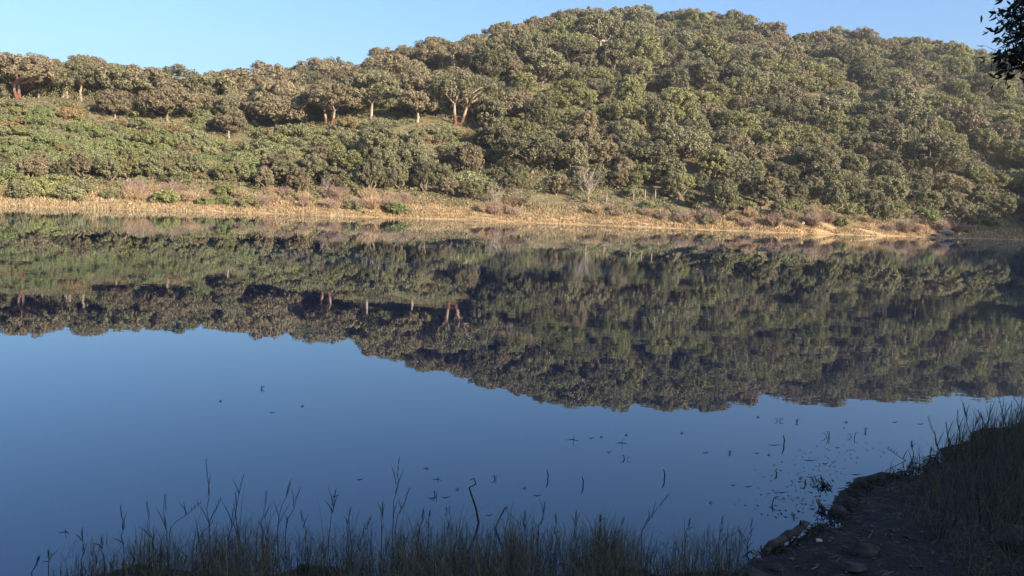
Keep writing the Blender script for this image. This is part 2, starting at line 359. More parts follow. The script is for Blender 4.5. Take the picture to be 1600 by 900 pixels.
TONES = {'olive': (1.0, 1.0, .93), 'dusty brown olive': (1.14, 1.0, 1.0), 'dark olive': (.72, .72, .66), 'yellow green': (1.06, 1.10, .80),
         'grey green': (.97, 1.0, .90), 'fresh green': (.86, .99, .74), 'rusty brown': (1.08, .82, .72), 'pinkish grey': (1.05, .95, .93), 'pale straw': (1.35, 1.2, .95)}
items = []      # records, labelled at the end
def place(kind, parts, names, x, y, z, s, tone, rz=None, sz=1.0, label=None, sx=1.0):
    e = bpy.data.objects.new(kind, None); C.objects.link(e); e.empty_display_size = .5
    e.location = (x, y, z); e.rotation_euler = (random.uniform(-.06, .06), random.uniform(-.06, .06), random.uniform(0, 6.283) if rz is None else rz); e.scale = (s * sx, s * sx, s * sz)
    v = random.uniform(.84, 1.16)
    for me, nm in zip(parts, names):
        o = bpy.data.objects.new(nm, me); C.objects.link(o); o.parent = e
        c = TONES[tone]; o.color = (c[0] * v, c[1] * v, c[2] * v, 1)
    hgt = max(v_.co.z for v_ in parts[-1].vertices) * s * sz if False else 0
    items.append(dict(o=e, kind=kind, tone=tone, s=s, p=proj((x, y, z + 2 * s)), label=label))
    return e
TN = ('trunk', 'crown'); BN = ('stem', 'foliage')
# hero cork oaks: ground pixel of the trunk, size, tone, label
def hero(seed, px, py, s, tone, label, W=4, H=2.2, th=2.2, r0=.21, bark=None, stems=1, lean=(0, 0), k=60, dy=0, zoff=-.1):
    p = hit(px, py); p.y += dy
    return place('cork_oak', proto_cork(seed, W, H, th, r0, bark or BARKP, stems, lean, k), TN, p.x, p.y, hillz(p.x, p.y) + zoff, s, tone, 0, 1, label), p
heroes = []
def H_(*a, **k): heroes.append(hero(*a, **k)[1])
H_(201, 32, 156, 1.0, 'dusty brown olive', 'broad cork oak with pale forked trunk and orange base, leftmost on the skyline', W=4.2, H=2.2, th=2.1, bark=BARKR, stems=2)
H_(202, 100, 152, .8, 'dusty brown olive', 'low cork oak with pale spreading limbs beside the leftmost broad oak', W=3.2, H=2.0, th=1.7, bark=BARKP, stems=2)
H_(203, 127, 158, .85, 'olive', 'upright cork oak with one straight pale trunk left of the saddle', W=2.6, H=2.3, th=2.5, bark=BARKP)
H_(204, 358, 218, .8, 'dusty brown olive', 'small lone oak with pale trunk standing out in the green scrub', W=2.6, H=1.9, th=1.7, r0=.15, bark=BARKP)
H_(205, 513, 196, 1.0, 'dusty brown olive', 'wide cork oak with forked pale limbs and red base above the scrub', W=4.4, H=2.2, th=2.2, bark=BARKR, stems=2)
H_(206, 580, 186, 1.0, 'olive', 'cork oak with thick pale trunk right of the wide forked oak', W=3.8, H=2.5, th=2.4, bark=BARKP)
H_(207, 652, 192, .85, 'dusty brown olive', 'brownish cork oak with thin trunk left of the red trunked pair', W=2.9, H=2.1, th=1.8, bark=BARKP)
H_(228, 715, 194, 1.1, 'olive', 'large cork oak with two splayed stripped red trunks, tops bone pale', W=4.4, H=2.7, th=2.5, bark=BARKR, stems=2)
H_(209, 935, 92, 1.35, 'olive', 'big cork oak with bright pale forked trunk below the summit', W=4.4, H=2.4, th=2.4, r0=.24, bark=BARKP, stems=2)
H_(210, 686, 92, 1.0, 'olive', 'open cork oak with sky gaps on the skyline above the saddle', W=4.2, H=2.0, th=2.2, bark=BARK, k=40, dy=0)

def dk(u, k): return float(np.interp(u, CU, CD[:, k]))
deadspots = [hit(918, 316), hit(774, 324), hit(812, 320), hit(508, 306)]
gaps = [hit(*q) for q in ((1308, 168), (1335, 262), (1545, 275), (745, 112), (1475, 165), (1015, 92), (1240, 215), (870, 330), (690, 330))]
occupied = [(p.x, p.y, 3.4) for p in heroes]
def clear_front(x, y, rad):           # keep the view of the hero trunks open
    for p in heroes:
        if abs(x / y - p.x / p.y) * p.y < 3.2 + rad * .3 and -11 < y - p.y < 0 and rad > 1.0: return False
    for p in deadspots:
        if abs(x / y - p.x / p.y) * p.y < 1.6 + rad * .5 and -8 < y - p.y < 2.5 and rad > .8: return False
    q = x / y * F + 800
    if 935 < q < 1072 and y < dk(x / y, 1) + 6 and rad > .9: return False
    for p in gaps:
        if (x - p.x) ** 2 + (y - p.y) ** 2 < (3.2 + rad) ** 2: return False
    return True
def free(x, y, rad):
    for (a, b, c) in occupied:
        if (a - x) ** 2 + (b - y) ** 2 < ((c + rad) * .80) ** 2: return False
    return True
# oaks of the skyline, first, each as tall as its crown stands against the sky
SKYL = [(-40,88),(20,86),(60,92),(112,99),(150,93),(195,99),(240,101),(285,104),(330,112),(375,107),(425,101),(470,102),(500,93),(550,99),(600,93),(640,76),(690,62),(742,58),(780,40),(815,34),(850,26),(905,10),(955,18),(1000,9),(1055,20),(1105,18),(1150,21),(1200,40)]
gs = random.Random(17); skyline = []
for px, py in SKYL:
    u = uu_ = (px - 800 - .044 * (300 - py)) / F
    d = dk(u, 4) - gs.uniform(1, 5); x = u * d; gz = hillz(x, d); top = at(px, py, d); s_ = min(max((top.z - gz) / 4.9, .72), 1.6)
    if not any((a - x) ** 2 + (b - d) ** 2 < 6 for a, b, c in occupied): occupied.append((x, d, 2.2 * s_)); skyline.append((top.x, d, s_))
def scatter(n, fn, umin, umax, seed):
    g = random.Random(seed); out = []
    for _ in range(n):
        u = g.uniform(umin, umax); y = g.uniform(70, 262); x = u * y
        r = fn(u, x, y, g)
        if r is None: continue
        rad = r[0]
        if not free(x, y, rad) or not clear_front(x, y, rad): continue
        occupied.append((x, y, rad)); out.append((x, y, u) + r)
    return out
def dk(u, k): return float(np.interp(u, CU, CD[:, k]))
def uu(px): return (px - 800) / F
# how wooded a spot is: 1 oaks, 0 open scrub
def wood(u, y):
    px = u * F + 800
    lo = np.interp(px, [-900, 0, 200, 350, 450, 560, 700, 790, 860], [96, 102, 107, 116, 113, 119, 117, 108, 96])
    return y > lo
def f_oak(u, x, y, g):
    if not wood(u, y) or y > dk(u, 5) - 8: return None
    px = u * F + 800
    left = px < 760
    rim = y > dk(u, 4) - 18
    if px > 760 and y < dk(u, 1) + 12: return None
    big = g.random()
    s = g.uniform(.75, 1.15) if left else g.uniform(.62, 1.22)
    if left and y < 112: s *= .85
    kind = 'cork_oak' if (left and g.random() < .75) or (not left and g.random() < .42) else 'round_oak'  # hill oaks split at random into two crown shapes, not by species
    return (3.0 * s, s, kind)
oaks = scatter(18000, f_oak, uu(-280), uu(1760), 5)
def f_bare(u, x, y, g):
    px = u * F + 800
    if y < dk(u, 1) - 1.2 or y > dk(u, 1) + 2.6 or px < 190: return None
    if g.random() > (.9 if px < 900 else .5): return None
    s = g.uniform(.5, 1.05); return (.55 * s, s, 'bare_shrub')
bares = scatter(9000, f_bare, uu(180), uu(1520), 10)
def f_olive(u, x, y, g):
    px = u * F + 800
    if px < 400 and y < dk(u, 1) + 4: return None
    if y > dk(u, 2) + 22 or y < dk(u, 1) + .8 or y > dk(u, 4) - 10: return None
    if px < 430 and y > dk(u, 1) + 8: return None
    if px < 740 and y > dk(u, 1) + 15: return None
    s = g.uniform(.55, 1.05) if px > 500 else g.uniform(.45, .8)
    return (1.75 * s, s, 'wild_olive')
olives = scatter(9800, f_olive, uu(-280), uu(1680), 6)
def f_bush(u, x, y, g):
    if y < dk(u, 1) - (2.2 if u < 0 else 1.0) or y > dk(u, 3) + 12: return None
    px = u * F + 800
    if px > 800 and y > dk(u, 1) + 14: return None
    if px < 480 and y > dk(u, 1) + 9: return None
    s = g.uniform(.55, 1.1)
    return (1.25 * s, s, 'shrub')
bushes = scatter(5600, f_bush, uu(-280), uu(1640), 8)
def f_mound(u, x, y, g):
    px = u * F + 800
    if px > 760 or y < dk(u, 1) + 6 or wood(u, y - 4): return None
    s = g.uniform(.55, 1.2); return (1.0 * s, s, 'heath_mound')
mounds = scatter(16000, f_mound, uu(-280), uu(780), 9)
import collections; print('COUNTS', sum(o[5]=='cork_oak' for o in oaks), sum(o[5]=='round_oak' for o in oaks)) if 0 else print('COUNTS', len(oaks), len(olives), len(bushes), len(mounds), len(bares))
def tone_for(kind, x, y, g):
    u = x / y; px = u * F + 800; nz = float(vnoise(np.array([x / 14]), np.array([y / 14]), 31)[0]); r = g.random()
    if kind in ('cork_oak', 'round_oak'):
        if px < 800: return 'dusty brown olive' if r < .58 else 'olive' if r < .88 else 'dark olive'
        if r < .16: return 'dusty brown olive'
        if r < .32: return 'dark olive'
        if nz > .62 or r > .93: return 'yellow green'
        return 'olive'
    if kind == 'wild_olive': return 'grey green' if r < .4 else 'olive' if r < .65 else 'dusty brown olive' if r < .8 else 'dark olive' if r < .9 else 'yellow green'
    if kind == 'shrub':
        if y < dk(u, 1) + 5 and r < .35: return 'yellow green'
        return 'grey green' if r < .35 else 'fresh green' if r < .5 else 'olive' if r < .8 else 'rusty brown' if r < .9 else 'yellow green'
    if kind == 'heath_mound': return 'fresh green' if nz > .5 and r < .4 else 'olive' if r < .45 else 'yellow green' if r < .62 else 'grey green' if r < .93 else 'rusty brown'
    return 'pinkish grey' if r < .6 else 'pale straw'
g = random.Random(99)
for (x, y, s_) in skyline: place('cork_oak', g.choice(CORK), TN, x, y, hillz(x, y) - .2, s_, g.choice(['olive', 'dusty brown olive', 'dark olive']), None, 1.0)
for (x, y, u, rad, s, kind) in oaks:
    pr = g.choice(CORK) if kind == 'cork_oak' else g.choice(ROUND)
    place(kind, pr, TN, x, y, hillz(x, y) - .2, s, tone_for(kind, x, y, g), None, g.uniform(.85, 1.2))
for (x, y, u, rad, s, kind) in olives:
    place(kind, g.choice(OLIVE), TN, x, y, hillz(x, y) - .2, s, tone_for(kind, x, y, g), None, g.uniform(.9, 1.35))
for L_, PR, N_ in ((bushes, BUSH, BN), (mounds, MOUND, BN), (bares, BARE, ('twigs',))):
    for (x, y, u, rad, s, kind) in L_:
        if kind == 'bare_shrub':
            e = bpy.data.objects.new(kind, g.choice(PR)[0]); C.objects.link(e); e.location = (x, y, hillz(x, y) - .05)
            e.rotation_euler = (0, 0, g.uniform(0, 6.28)); e.scale = (s, s, s * g.uniform(.8, 1.2)); tn = tone_for(kind, x, y, g); e.color = (*TONES[tn], 1)
            items.append(dict(o=e, kind=kind, tone=tn, s=s, p=proj((x, y, hillz(x, y) + s)), label=None))
        else: place(kind, g.choice(PR), N_, x, y, hillz(x, y) - .1, s, tone_for(kind, x, y, g), None, g.uniform(.85, 1.3))
# trees off to the right and on the slope behind the viewer, which keep this shore in shade
def row(n, fn, label):
    for i in range(n):
        x, y, z, s = fn(i); pr = g.choice(ROUND)
        e = bpy.data.objects.new('oak_tree', None); C.objects.link(e); e.location = (x, y, z); e.scale = (s, s, s); e.rotation_euler.z = g.uniform(0, 6)
        for me, nm in zip(pr, TN): o = bpy.data.objects.new(nm, me); C.objects.link(o); o.parent = e; o.color = (.8, .8, .8, 1)
        tag(e, label.replace('oaks', 'oak', 1), 'tree', label)
row(46, lambda i: ((x := -90 + i * 9 + g.uniform(-1, 1)), (y := -88 + g.uniform(-3, 3)), nearz(x, y) - .3, g.uniform(1.3, 1.7)), 'evergreen oaks on the crest of the slope behind the viewer')
def rt_tree(i):
    y = 70 + (i % 7) * 5.5 + g.uniform(-1, 1); x = y * .98 + 7 + (i // 7) * 6 + g.uniform(-1, 1)
    return x, y, max(hillz(x, y), 0) - .3, g.uniform(1.2, 1.6)
row(14, rt_tree, 'evergreen oaks on the point beyond the right edge')

# ------------------------------------------------------------------ undergrowth that fills the gaps between crowns
def undergrowth():
    g = np.random.default_rng(44); n = 52000
    u = g.uniform(uu(-280), uu(1680), n); y = 76 + g.random(n) ** 1.1 * 150; x = u * y
    d1 = np.interp(u, CU, CD[:, 1]); d5 = np.interp(u, CU, CD[:, 5]); k = (y > d1 + .8) & (y < d5)
    x = x[k]; y = y[k]; z = hill(x, y); m = len(x); pch = vnoise(x / 5, y / 5, 50)
    k = (pch > .3) | (x / y < uu(780)); x, y, z = x[k], y[k], z[k]
    tall = ((x / y > uu(760)) & ~((x / y > uu(930)) & (x / y < uu(1080)) & (y < np.interp(x / y, CU, CD[:, 1]) + 9))) | (y > np.interp(x / y, CU, CD[:, 2]) + 14)
    cent = np.stack([x, y, z + np.where(tall, g.uniform(.1, 1.7, len(x)), .15)], 1); rr = g.uniform(.25, .6, len(x)) * np.where(tall, 1.3, 1)
    V, Fq = clumps(cent, rr, 26, .12, g, .7, .6, 0)
    tag(link('undergrowth', mesh('undergrowth', V, Fq, leaf_mat('undergrowth_leaves', (.14, .14, .065), (.32, .28, .16), .15, False))),
        'low tangled green and brown scrub covering the hillside between the trees', 'undergrowth', kind='stuff')
undergrowth()
def blades(P, H, lean, width, m, name, rng, seg=3, droop=.35):
    n = len(P); a = rng.uniform(0, 2 * np.pi, n); dirv = np.stack([np.cos(a), np.sin(a), np.zeros(n)], 1)
    sd_ = np.stack([-np.sin(a + rng.normal(size=n) * .6), np.cos(a), np.zeros(n)], 1); sd_ = unit(sd_)
    V = np.zeros((n, seg + 1, 2, 3))
    for i in range(seg + 1):
        t = i / seg; c = P + dirv * (H * lean * t ** 2)[:, None] + np.array([0, 0, 1]) * (H * (t - droop * lean * t ** 3))[:, None]
        w_ = (width * (1 - .85 * t))[:, None]
        V[:, i, 0] = c - sd_ * w_; V[:, i, 1] = c + sd_ * w_
    base = (np.arange(n) * (seg + 1) * 2)[:, None]; Fq = []
    for i in range(seg): Fq.append(base + np.array([2 * i, 2 * i + 1, 2 * i + 3, 2 * i + 2]))
    return mesh(name, V.reshape(-1, 3), np.concatenate(Fq, 0).reshape(-1, 4), m)
def bank_grass():
    g = np.random.default_rng(45); n = 60000
    u = g.uniform(uu(-60), uu(1700), n); d0 = shore(u); d1 = np.interp(u, CU, CD[:, 1]); y = d0 + .15 + g.random(n) * (d1 - d0 + 2.5); x = u * y
    k = (vnoise(x / 1.5, y / .8, 51) + (y - d0) / 25 > .30); x, y = x[k], y[k]
    P = np.stack([x, y, hill(x, y) - .02], 1); H = g.uniform(.12, .42, len(x)) * (1 + .5 * ((y - d0[k]) > 5))
    tag(link('dry_grass', blades(P, H, g.uniform(.2, 1, len(x)), g.uniform(.02, .05, len(x)), DRY, 'dry_grass', g, 2)), 'straw coloured dry grass on the sunlit far bank', 'grass', kind='stuff')
bank_grass()

# ------------------------------------------------------------------ rocks, dead trees and posts on the far bank
def rock(name, p, sx, sy, sz, m, label, seed, group=None, rz=0, cat='rock', flat=0):
    bm = __import__('bmesh').new(); __import__('bmesh').ops.create_icosphere(bm, subdivisions=3, radius=1)
    g = random.Random(seed); ph = [g.uniform(0, 9) for _ in range(6)]
    pl = [(Vector((g.gauss(0, 1), g.gauss(0, 1), g.gauss(0, 1) * .7)).normalized(), g.uniform(.62, .9)) for _ in range(9)]
    for v in bm.verts:
        for nrm, d in pl:
            q = v.co.dot(nrm)
            if q > d: v.co -= nrm * (q - d) * .85
        v.co *= 1 + .05 * math.sin(v.co.x * 4 + ph[0]) + .05 * math.sin(v.co.y * 5 + ph[1]) + .03 * math.sin(v.co.z * 9 + ph[2])
        v.co = Vector((v.co.x * sx, v.co.y * sy, v.co.z * sz))
    me = bpy.data.meshes.new(name); bm.to_mesh(me); bm.free(); me.materials.append(m)
    o = link(name, me, None, p); o.rotation_euler.z = rz; tag(o, label, cat, group); return o
ROCKP = stone_mat('pale_rock', (.34, .27, .17), (.58, .48, .33)); ROCKG = stone_mat('grey_rock', (.13, .115, .105), (.25, .22, .20)); ROCKB = stone_mat('brown_rock', (.20, .12, .07), (.36, .24, .14)); ROCKD = stone_mat('dark_rock', (.02, .018, .016), (.06, .05, .045))
BKG = 'rocks along the far bank'
for i, (px, py, wd, ht, m, lb) in enumerate([
    (1478, 366, 2.5, .62, ROCKG, 'long smooth grey boulder at the waterline by the right end of the bank'),
    (1459, 369, .7, .3, ROCKD, 'dark jagged stone against the left end of the long grey boulder'),
    (825, 345, .75, .42, ROCKB, 'brown rounded rock on the straw bank below the middle of the hill'),
    (877, 343, .45, .3, ROCKP, 'bright whitish rock on the bank right of the brown rounded rock'),
    (1241, 351, .5, .4, ROCKP, 'pale yellow upright rock on the bank, left of a close pair'),
    (1254, 352, .5, .48, ROCKP, 'taller pale yellow rock, right of a close pair on the bank'),
    (568, 334, .4, .35, ROCKD, 'black stone at the water edge left of centre'),
    (578, 332, .5, .22, ROCKP, 'low whitish rock touching the black stone at the water edge'),
    (270, 324, .6, .14, ROCKP, 'flat pale stone at the water edge on the left bank'),
    (165, 316, .9, .16, ROCKP, 'broad flat cream stone on the left bank'),
    (203, 321, .4, .14, ROCKP, 'small cream stone between two flat stones on the left bank'),
    (506, 333, .35, .2, ROCKB, 'small brown stone at the water edge left of the black stone'),
    (660, 330, .45, .2, ROCKD, 'dark low stone under a shrub on the bank left of the middle'),
    (1010, 352, .4, .18, ROCKP, 'small pale stone on the bank below the summit'),
    (1120, 352, .5, .22, ROCKB, 'brown low stone on the bank right of the summit'),
    (1150, 350, .4, .2, ROCKB, 'small reddish brown stone right of the brown low stone'),
    (1330, 360, .4, .2, ROCKP, 'pale stone at the water edge toward the right end'),
    (1415, 364, .4, .22, ROCKP, 'pale round stone just left of the dark jagged stone'),
    (1436, 366, .35, .2, ROCKB, 'small brown stone near the dark jagged stone')]):
    p = hit(px, py, 60)
    rock('rock', (p.x, p.y, max(p.z, 0) + ht * .25), wd * .5, wd * .42, ht * .62, m, lb, i, BKG)
def bare_tree(seed, p, h, m, label, n=26, cat='dead tree', kind='dead_tree', r=.09, spread=.5):
    g = np.random.default_rng(seed); tr = MB(); br = MB(); top = np.array([0, 0, h * .45])
    tr.tube([(0, 0, -.3), (.05, 0, h * .25), tuple(top)], [r * 1.2, r, r * .8], 6)
    for i in range(n):
        t = g.uniform(.25, 1); b = top * t; a = g.uniform(0, 6.28); ln = h * g.uniform(.3, .6)
        d = np.array([math.cos(a) * spread, math.sin(a) * spread, g.uniform(.4, 1)]); d /= np.linalg.norm(d)
        m1 = b + d * ln * .5 + g.normal(size=3) * .08 * h * .3; e = b + d * ln + np.array([0, 0, .12 * ln])
        br.tube([b, m1, e], [r * .45, r * .3, r * .1], 4)
        for q in range(3): s_ = m1 + (e - m1) * g.uniform(0, .8); br.tube([s_, s_ + g.normal(size=3) * ln * .2 + [0, 0, ln * .12]], [r * .2, r * .06], 3)
    e = bpy.data.objects.new(kind, None); C.objects.link(e); e.location = p; link('trunk', tr.me('trunk', m), e); link('branches', br.me('branches', m, False), e)
    tag(e, label, cat); return e
def onh(px, py): p = hit(px, py); return (p.x, p.y, p.z)
bare_tree(301, onh(918, 316), 4.6, DEADW, 'bleached dead tree with many bare forked branches low on the hill', 30, r=.13)
bare_tree(302, onh(774, 326), 3.2, DEADW, 'small leafless pale tree at the foot of the hill behind the straw bank', 34, r=.07, spread=.7)
bare_tree(303, onh(812, 320), 2.6, DEADW, 'thin leafless sapling right of the small leafless pale tree', 16, r=.05)
bare_tree(304, onh(508, 306), 2.6, DEADW, 'leaning grey leafless sapling among the shrubs left of centre', 18, r=.06)
for i, (px, py, lb) in enumerate([(947, 320, 'pale wooden post, leftmost of the row, by the dead tree'), (989, 315, 'second pale wooden post from the left in the row'), (1007, 315, 'third pale wooden post from the left in the row'),
        (1023, 314, 'fourth pale wooden post from the left in the row'), (1060, 316, 'pale wooden post at the right end of the row')]):
    x, y, z = onh(px, py); mb = MB(); mb.tube([(0, 0, -.3), (.02, 0, .7), (0, .02, 1.45)], [.09, .085, .075], 8)
    o = link('fence_post', mb.me('fence_post', DEADW), None, (x, y, z)); tag(o, lb, 'post', 'fence posts at the foot of the hill')

# ------------------------------------------------------------------ the near shore
g = np.random.default_rng(60)
def near_grass():
    Ps = []; Hs = []
    # strip along the bottom edge, growing in and by the shallow water
    n = 30000; px = g.uniform(60, 1200, n)
    dens = vnoise(px / 46, px * 0, 61) * .35 + vnoise(px / 118, px * 0, 64) * .4 + vnoise(px / 15, px * 0, 62) * .25
    X = (px - 800) / F * 5.7; Yb = np.interp(X, NX, NY); Y = Yb + .75 - g.random(n) ** .8 * 2.2; X = (px - 800) / F * Y
    edge = np.clip((px - 60) / 230, 0, 1) * np.clip((1200 - px) / 200, .25, 1)
    k = g.random(n) < (.25 + dens) * (.35 + .65 * edge); X, Y, dens, edge, px = X[k], Y[k], dens[k], edge[k], px[k]
    H = (.12 + .42 * dens * g.uniform(.2, 1.15, len(X))) * (.45 + .55 * edge) * np.interp(px, [0, 700, 900, 1200], [1, 1, .85, .8])
    Ps.append(np.stack([X, Y, near(X, Y) - .03], 1)); Hs.append(H)
    # tall stand on the right
    n = 46000; X = g.uniform(2.2, 11, n); Y = g.uniform(4.6, 14, n); yb = np.interp(X, NX, NY); ex = (X / Y - .475) * 9 + (vnoise(X * 1.3, Y * 1.3, 71) - .5) * .9
    k = (Y < yb + .1) & (ex > 0) & (X / Y < 1.0) & (g.random(n) < np.clip(.15 + ex, 0, 1)) & (Y > 4.6); X, Y, ex = X[k], Y[k], ex[k]
    H = g.uniform(.14, .66, len(X)) * np.clip(.35 + ex * .4, .25, 1.1) * np.interp(Y, [5, 7.5], [.55, 1])
    Ps.append(np.stack([X, Y, near(X, Y) - .03], 1)); Hs.append(H)
    # a few taller bent stems standing out of the strip, and matted blades at its foot
    for n, h0, h1, dy, el in ((620, .30, .62, .5, 1), (5000, .10, .24, .6, 1)):
        px = g.uniform(90, 1190, n); k = g.random(n) < np.clip(vnoise(px / 46, px * 0, 61) * 1.3 - .1, .12, 1); px = px[k]; n = len(px)
        Y = np.interp((px - 800) / F * 5.7, NX, NY) + dy - g.random(n) * 1.3; X = (px - 800) / F * Y
        Ps.append(np.stack([X, Y, near(X, Y) - .03], 1)); Hs.append(g.uniform(h0, h1, n) * np.clip((px - 40) / 300, .45, 1) * np.interp(px, [700, 1200], [1, .8]))
        if h0 < .2: nmat = n
        else: ntall = n
    P = np.concatenate(Ps); H = np.concatenate(Hs); n = len(P)
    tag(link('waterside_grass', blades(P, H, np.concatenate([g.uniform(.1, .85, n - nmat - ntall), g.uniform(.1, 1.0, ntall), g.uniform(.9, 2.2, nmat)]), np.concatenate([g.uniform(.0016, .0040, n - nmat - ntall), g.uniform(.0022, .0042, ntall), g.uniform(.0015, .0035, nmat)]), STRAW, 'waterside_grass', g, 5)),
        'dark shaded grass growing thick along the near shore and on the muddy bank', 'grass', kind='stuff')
    # scattered thin tufts and litter on the mud
    n = 5000; X = g.uniform(1.2, 8, n); Y = g.uniform(4.2, 11, n); yb = np.interp(X, NX, NY); k = (Y < yb - .02); X, Y = X[k], Y[k]; n = len(X)
    P = np.stack([X, Y, near(X, Y) + .006], 1); N = unit(g.normal(size=(n, 3)) * .25 + [0, 0, 1]); V, Fq = leaves(P, N, .022, g, 2.4)
    tag(link('leaf_litter', mesh('leaf_litter', V, Fq, leaf_mat('dead_leaves', (.025, .02, .015), (.12, .095, .07), 0, False))), 'small dead leaves and straw bits strewn on the dark mud', 'leaf litter', kind='stuff')
    n = 900; X = g.uniform(1.2, 8, n); Y = g.uniform(4.2, 11, n); yb = np.interp(X, NX, NY); k = (Y < yb - .05); X, Y = X[k], Y[k]; n = len(X); V = []; Fq = []
    a = g.uniform(0, 3.14, n) * .5; L_ = g.uniform(.015, .07, n); w_ = g.uniform(.002, .005, n)
    d = np.stack([np.cos(a), np.sin(a), np.zeros(n)], 1); s_ = np.stack([-np.sin(a), np.cos(a), np.zeros(n)], 1); P = np.stack([X, Y, near(X, Y) + .012], 1)
    h_ = np.array([0, 0, .004]); V = np.stack([P - d * L_[:, None] - s_ * w_[:, None], P + d * L_[:, None] - s_ * w_[:, None], P + d * L_[:, None] + s_ * w_[:, None] + h_, P - d * L_[:, None] + s_ * w_[:, None] + h_], 1).reshape(-1, 3)
    tag(link('straw_litter', mesh('straw_litter', V, np.arange(4 * n).reshape(-1, 4), leaf_mat('dead_straw', (.03, .025, .02), (.13, .105, .08), 0, False))), 'broken straw stems lying flat on the dark mud', 'straw', kind='stuff')
near_grass()
REEDM = leaf_mat('reed_stem', (.030, .032, .018), (.085, .080, .045), .1, False)
ORD = ['first', 'second', 'third', 'fourth', 'fifth', 'sixth', 'seventh', 'eighth', 'ninth', 'tenth', 'eleventh', 'twelfth', 'thirteenth', 'fourteenth', 'fifteenth', 'sixteenth', 'seventeenth', 'eighteenth', 'nineteenth', 'twentieth']
def ordn(i): return ORD[i] if i < 20 else ('%d%s' % (i + 1, {1: 'st', 2: 'nd', 3: 'rd'}.get((i + 1) % 10 if (i + 1) % 100 not in (11, 12, 13) else 0, 'th')))
def reed(bx, by, tx, ty, r=.0032, nb=3, label='', group=None, seed=0, heads=True, dep=None):
    b = on_z(bx, by, 0) if dep is None else at(bx, by, dep); t = at(tx, ty, b.y)
    g_ = random.Random(seed); v = t - b; n = 5; pts = []
    for i in range(n + 1):
        f = i / n; pts.append(Vector((v.x * f + math.sin(f * 3) * .02 * g_.uniform(-1, 1), g_.uniform(-.01, .01), v.z * f)))
    pts[0] = Vector((0, 0, -.25))
    e = bpy.data.objects.new('reed', None); C.objects.link(e); e.location = b
    m = MB(); m.tube(pts, [r * (1.1 - .8 * i / n) for i in range(n + 1)], 5); link('stem', m.me('stem', STEM), e)
    for j in range(nb):
        f = g_.uniform(.15, .75); p = Vector((v.x * f, 0, v.z * f)); L_ = v.length * g_.uniform(.25, .5); s_ = g_.choice([-1, 1])
        q = p + Vector((s_ * L_ * g_.uniform(.1, .45), g_.uniform(-.1, .1), L_ * .8)); mid = (p + q) / 2 + Vector((-s_ * .004, 0, .006))
        m = MB(); m.tube([p, mid, q], [r * .9, r * .9, r * .15], 4); link('leaf', m.me('leaf', REEDM), e)
    if heads:
        m = MB()
        for j in range(7):
            f = .72 + .28 * j / 7; p = Vector((v.x * f, 0, v.z * f)); s_ = (-1) ** j
            m.tube([p, p + Vector((s_ * .007, 0, .035))], [r * .6, r * .2], 4)
        link('seed_head', m.me('seed_head', STEM), e)
    tag(e, label, 'reed', group); return e
RD = [(330, 850, 322, 716), (352, 860, 381, 741), (196, 870, 188, 790), (240, 880, 229, 784), (262, 868, 258, 772), (300, 872, 346, 778), (255, 835, 315, 785), (372, 852, 368, 770), (410, 850, 416, 768), (428, 840, 455, 752), (440, 842, 470, 762), (478, 858, 470, 800),
      (512, 850, 525, 765), (540, 840, 548, 795), (596, 848, 598, 785), (611, 832, 624, 714), (613, 830, 641, 762), (560, 850, 580, 810), (655, 840, 662, 796), (668, 830, 672, 800), (840, 846, 852, 785), (822, 850, 820, 800), (870, 850, 868, 805), (900, 852, 900, 800),
      (935, 848, 938, 805), (995, 840, 1046, 772), (960, 850, 975, 810), (1070, 855, 1078, 812), (1120, 850, 1130, 808), (1165, 858, 1176, 812), (1172, 862, 1152, 828), (708, 850, 700, 818), (165, 890, 158, 840), (130, 885, 128, 828), (75, 893, 76, 862), (48, 898, 62, 872)]
for i, q in enumerate(sorted(RD)):
    reed(*q, label=f'thin dark reed at the lower edge of the lake, {ordn(i)} from the left', group='reeds along the near water edge', seed=i, nb=3 if i % 3 else 2)
RR = [(1440, 735, 1385, 700, 9.0), (1428, 728, 1424, 690, 9.2), (1452, 728, 1455, 700, 9.2), (1472, 722, 1450, 650, 9.4), (1486, 715, 1478, 660, 9.6), (1500, 712, 1496, 640, 9.7), (1512, 705, 1532, 645, 9.9), (1524, 705, 1505, 630, 10), (1540, 700, 1548, 632, 10.2), (1552, 700, 1528, 640, 10.2),
      (1566, 700, 1572, 630, 10.3), (1580, 700, 1560, 620, 10.4), (1590, 700, 1598, 612, 10.4), (1598, 690, 1586, 640, 10.5), (1464, 730, 1496, 690, 9.3)]
for i, q in enumerate(sorted(RR)):
    reed(*q[:4], r=.0052, label=f'dark dry weed stem standing on the right mud point, {ordn(i)} from the left', group='weed stems on the right mud point', seed=100 + i, nb=4, dep=q[4])
